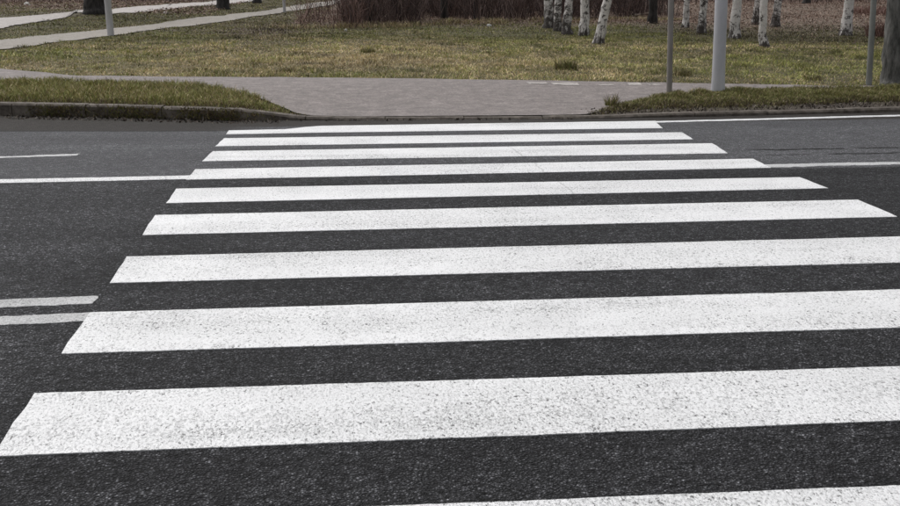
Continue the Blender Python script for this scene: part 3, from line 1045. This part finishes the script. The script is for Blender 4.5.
# ------------------------------------------------------------------ thicket: a mass of bare stems
def brush(name, n, xy, hmin, hmax, r, cols, label, forks=3, seed=0, sprd=.25):
    q = np.random.default_rng(seed)
    x, y = xy
    n = len(x)
    z = H(x, y)
    h = hmin + (hmax - hmin) * q.random(n)
    t = np.linspace(0, 1, 5)[None, :]
    ax, ay = q.normal(0, sprd, (2, n))
    bx_, by_ = q.normal(0, sprd * .6, (2, n))
    P = np.stack([x[:, None] + h[:, None] * (ax[:, None] * t + bx_[:, None] * t ** 2),
                  y[:, None] + h[:, None] * (ay[:, None] * t + by_[:, None] * t ** 2),
                  z[:, None] - .05 + h[:, None] * t * (1 - .15 * t)], -1)
    R = (r * (.5 + q.random(n)))[:, None] * (1 - .8 * t)
    A = tubes(P, R, 3, cap=False)
    ca = cols[q.integers(0, len(cols), n)] * (.6 + .8 * q.random(n))[:, None]
    parts, cs = [A], [np.repeat(ca, 15, 0)]
    for _ in range(forks):
        tf = .05 + .7 * q.random(n)
        fi = tf * 4
        i0 = np.minimum(fi.astype(int), 3)
        fr = (fi - i0)[:, None]
        ar = np.arange(n)
        b0 = P[ar, i0] * (1 - fr) + P[ar, i0 + 1] * fr
        ll = h * (.2 + .35 * q.random(n))
        dz = .3 + .7 * q.random(n)
        a2 = q.random(n) * 2 * np.pi
        t3 = np.linspace(0, 1, 3)[None, :, None]
        dirs = np.stack([np.cos(a2) * .7, np.sin(a2) * .7, dz], 1)
        Pf = b0[:, None] + dirs[:, None] * ll[:, None, None] * t3
        Pf[:, 1] += q.normal(0, .03, (n, 3))
        Rf = (r * .55 * (.5 + q.random(n)))[:, None] * (1 - .7 * t3[0, :, 0])[None]
        parts.append(tubes(Pf, Rf, 3, cap=False))
        cs.append(np.repeat(ca, 9, 0))
    V, fs = join(parts)
    return prop(mesh_np(name, V, fs, M['brush'], col=np.concatenate(cs)), label, 'thicket', kind='stuff')


BR = np.array([[.10, .070, .064], [.14, .10, .09], [.075, .055, .052], [.24, .18, .16], [.055, .042, .04]])
x, y = scatter(15000, -.3, 13, 32.8, 58)
edge = 33.2 + .42 * np.clip(x, 0, 8) + (N1(x, y, 1.5) - .5) * 1.6 + 2.0 * smooth(-.2, -1.2, x) + 1.5 * smooth(9.5, 12.5, x)
k = (y > edge) & (x < 11.5 + (N2(x, y, 1.2) - .5) * 2 + .2 * (y - 34)) & (rng.random(len(x)) < np.where(y < 42, 1, .7) * np.clip(2.1 * N2(x, y, .9) - .45, .06, .8))
k &= ~on_strip(x, y, C_NEAR, C_FAR)
brush('thicket', 0, (x[k], y[k]), .9, 2.8, .011, BR, 'dense dark thicket of bare brown stems behind the meadow', 3, 11)
x, y = scatter(260, -1.9, .4, 31.5, 38)
k = (y > 31.8 + .4 * np.abs(x + .2)) & ~on_strip(x, y, C_NEAR, C_FAR)
k &= rng.random(len(x)) < .35 + .6 * smooth(-1.2, .2, x)
brush('thicket', 0, (x[k], y[k]), .8, 2.2, .009, BR * np.array([1.5, 1.35, 1.3]), 'thin reddish stems at the thicket end by the footpath', 3, 12)
# further woods: sparser brush beyond the leaf litter on the right and beyond the lane on the left
x, y = scatter(5000, 9, 46, 50, 80)
k = y > 56 + 3 * N1(x, y, 3)
brush('thicket', 0, (x[k], y[k]), .8, 2.6, .016, BR * 1.2, 'far brush along the top edge on the right', 2, 13)
x, y = scatter(1300, -30, -8, 60, 85)
brush('thicket', 0, (x, y), .8, 2.6, .016, BR * 1.2, 'far brush beyond the whitish lane', 2, 14)
# rust coloured dead bracken next to the grey trunk
def bracken(u, v, n, rad, h, label):
    cx_, cy_ = G(u, v)
    a_ = rng.random(n) * 2 * np.pi
    rr = rad * np.sqrt(rng.random(n))
    x, y = cx_ + np.cos(a_) * rr, cy_ + np.sin(a_) * rr
    c = np.array([[.17, .085, .065], [.22, .135, .11], [.13, .075, .058], [.28, .18, .155]])[rng.integers(0, 4, n)]
    o = blades('bracken', x, y, h * (.35 + .65 * rng.random(n)), .02 + 0 * x, .8, c, label, 'bracken')
    del o['kind']
bracken(880, 36, 380, .38, .62, 'rust coloured dead bracken left of the grey trunk')
bracken(874, 14, 700, 1.2, .5, 'pinkish brown bracken in the leaves far right')

# ------------------------------------------------------------------ small things lying about
def log(u, v, length, r, az, tilt, label, seed, dz=0.0):
    x, y = G(u, v)
    z = float(H(x, y))
    q = np.random.default_rng(seed)
    t = np.linspace(0, 1, 6)
    dirv = np.array([math.cos(az) * math.cos(tilt), math.sin(az) * math.cos(tilt), math.sin(tilt)])
    P = np.array([0, 0, r * .8 + dz])[None] + (t[:, None] - (.5 if abs(tilt) < .05 else 0)) * dirv[None] * length + q.normal(0, .012, (6, 3))
    V, fs = tubes(P[None], (r * (1 - .35 * t))[None], 8, seed=seed, jag=.15)
    fs.append(np.arange(8)[None, ::-1])
    o = mesh_np('fallen_branch', V, fs, M['wood'], smoothf=False)
    o.location = (x, y, z)
    prop(o, label, 'branch', 'pale fallen branches before the thicket')


log(637, 20, .95, .055, .15, 0, 'long pale branch lying before the black trunk', 1)
log(632, 17.5, .8, .045, -.3, .22, 'pale branch propped at a slant behind the long one', 2)
log(641, 16.5, .7, .04, 2.6, .3, 'short pale branch slanting the other way at the pile back', 3)
log(628, 20.5, .5, .035, .9, 0, 'short pale branch at the left end of the pile', 4)


def scrap(name, u, v, sx, sy, sz, m, label, cat, seed):
    x, y = G(u, v)
    q = np.random.default_rng(seed)
    th, ph = np.meshgrid(np.linspace(0, 2 * np.pi, 9)[:-1], np.linspace(0, np.pi, 6), indexing='ij')
    rr = 1 + q.normal(0, .18, th.shape)
    V = np.stack([sx * rr * np.cos(th) * np.sin(ph), sy * rr * np.sin(th) * np.sin(ph), sz * rr * np.cos(ph) + sz * .6], -1)
    Vf = V.reshape(-1, 3)
    n, mm = th.shape
    i, j = np.meshgrid(np.arange(n), np.arange(mm - 1), indexing='ij')
    a = (i * mm + j).ravel(); b_ = (((i + 1) % n) * mm + j).ravel()
    o = mesh_np(name, Vf, np.stack([a, a + 1, b_ + 1, b_], 1), m)
    o.location = (x, y, float(H(x, y)))
    o.rotation_euler = (0, 0, q.random() * 3)
    prop(o, label, cat)


scrap('litter', 166, 13.5, .12, .08, .06, M['paper'], 'white scrap of litter on the grass between the pale paths', 'litter', 1)
scrap('litter', 489.5, 26.5, .09, .05, .05, M['paper'], 'small white scrap lying before the thicket', 'litter', 2)
scrap('stone', 346, 31, .05, .04, .045, M['stone'], 'small pale stone at the left foot of the thicket', 'stone', 3)
scrap('stone', 27, 5.5, .28, .14, .12, M['stone'], 'pale block among red leaves beyond the whitish lane', 'stone', 4)
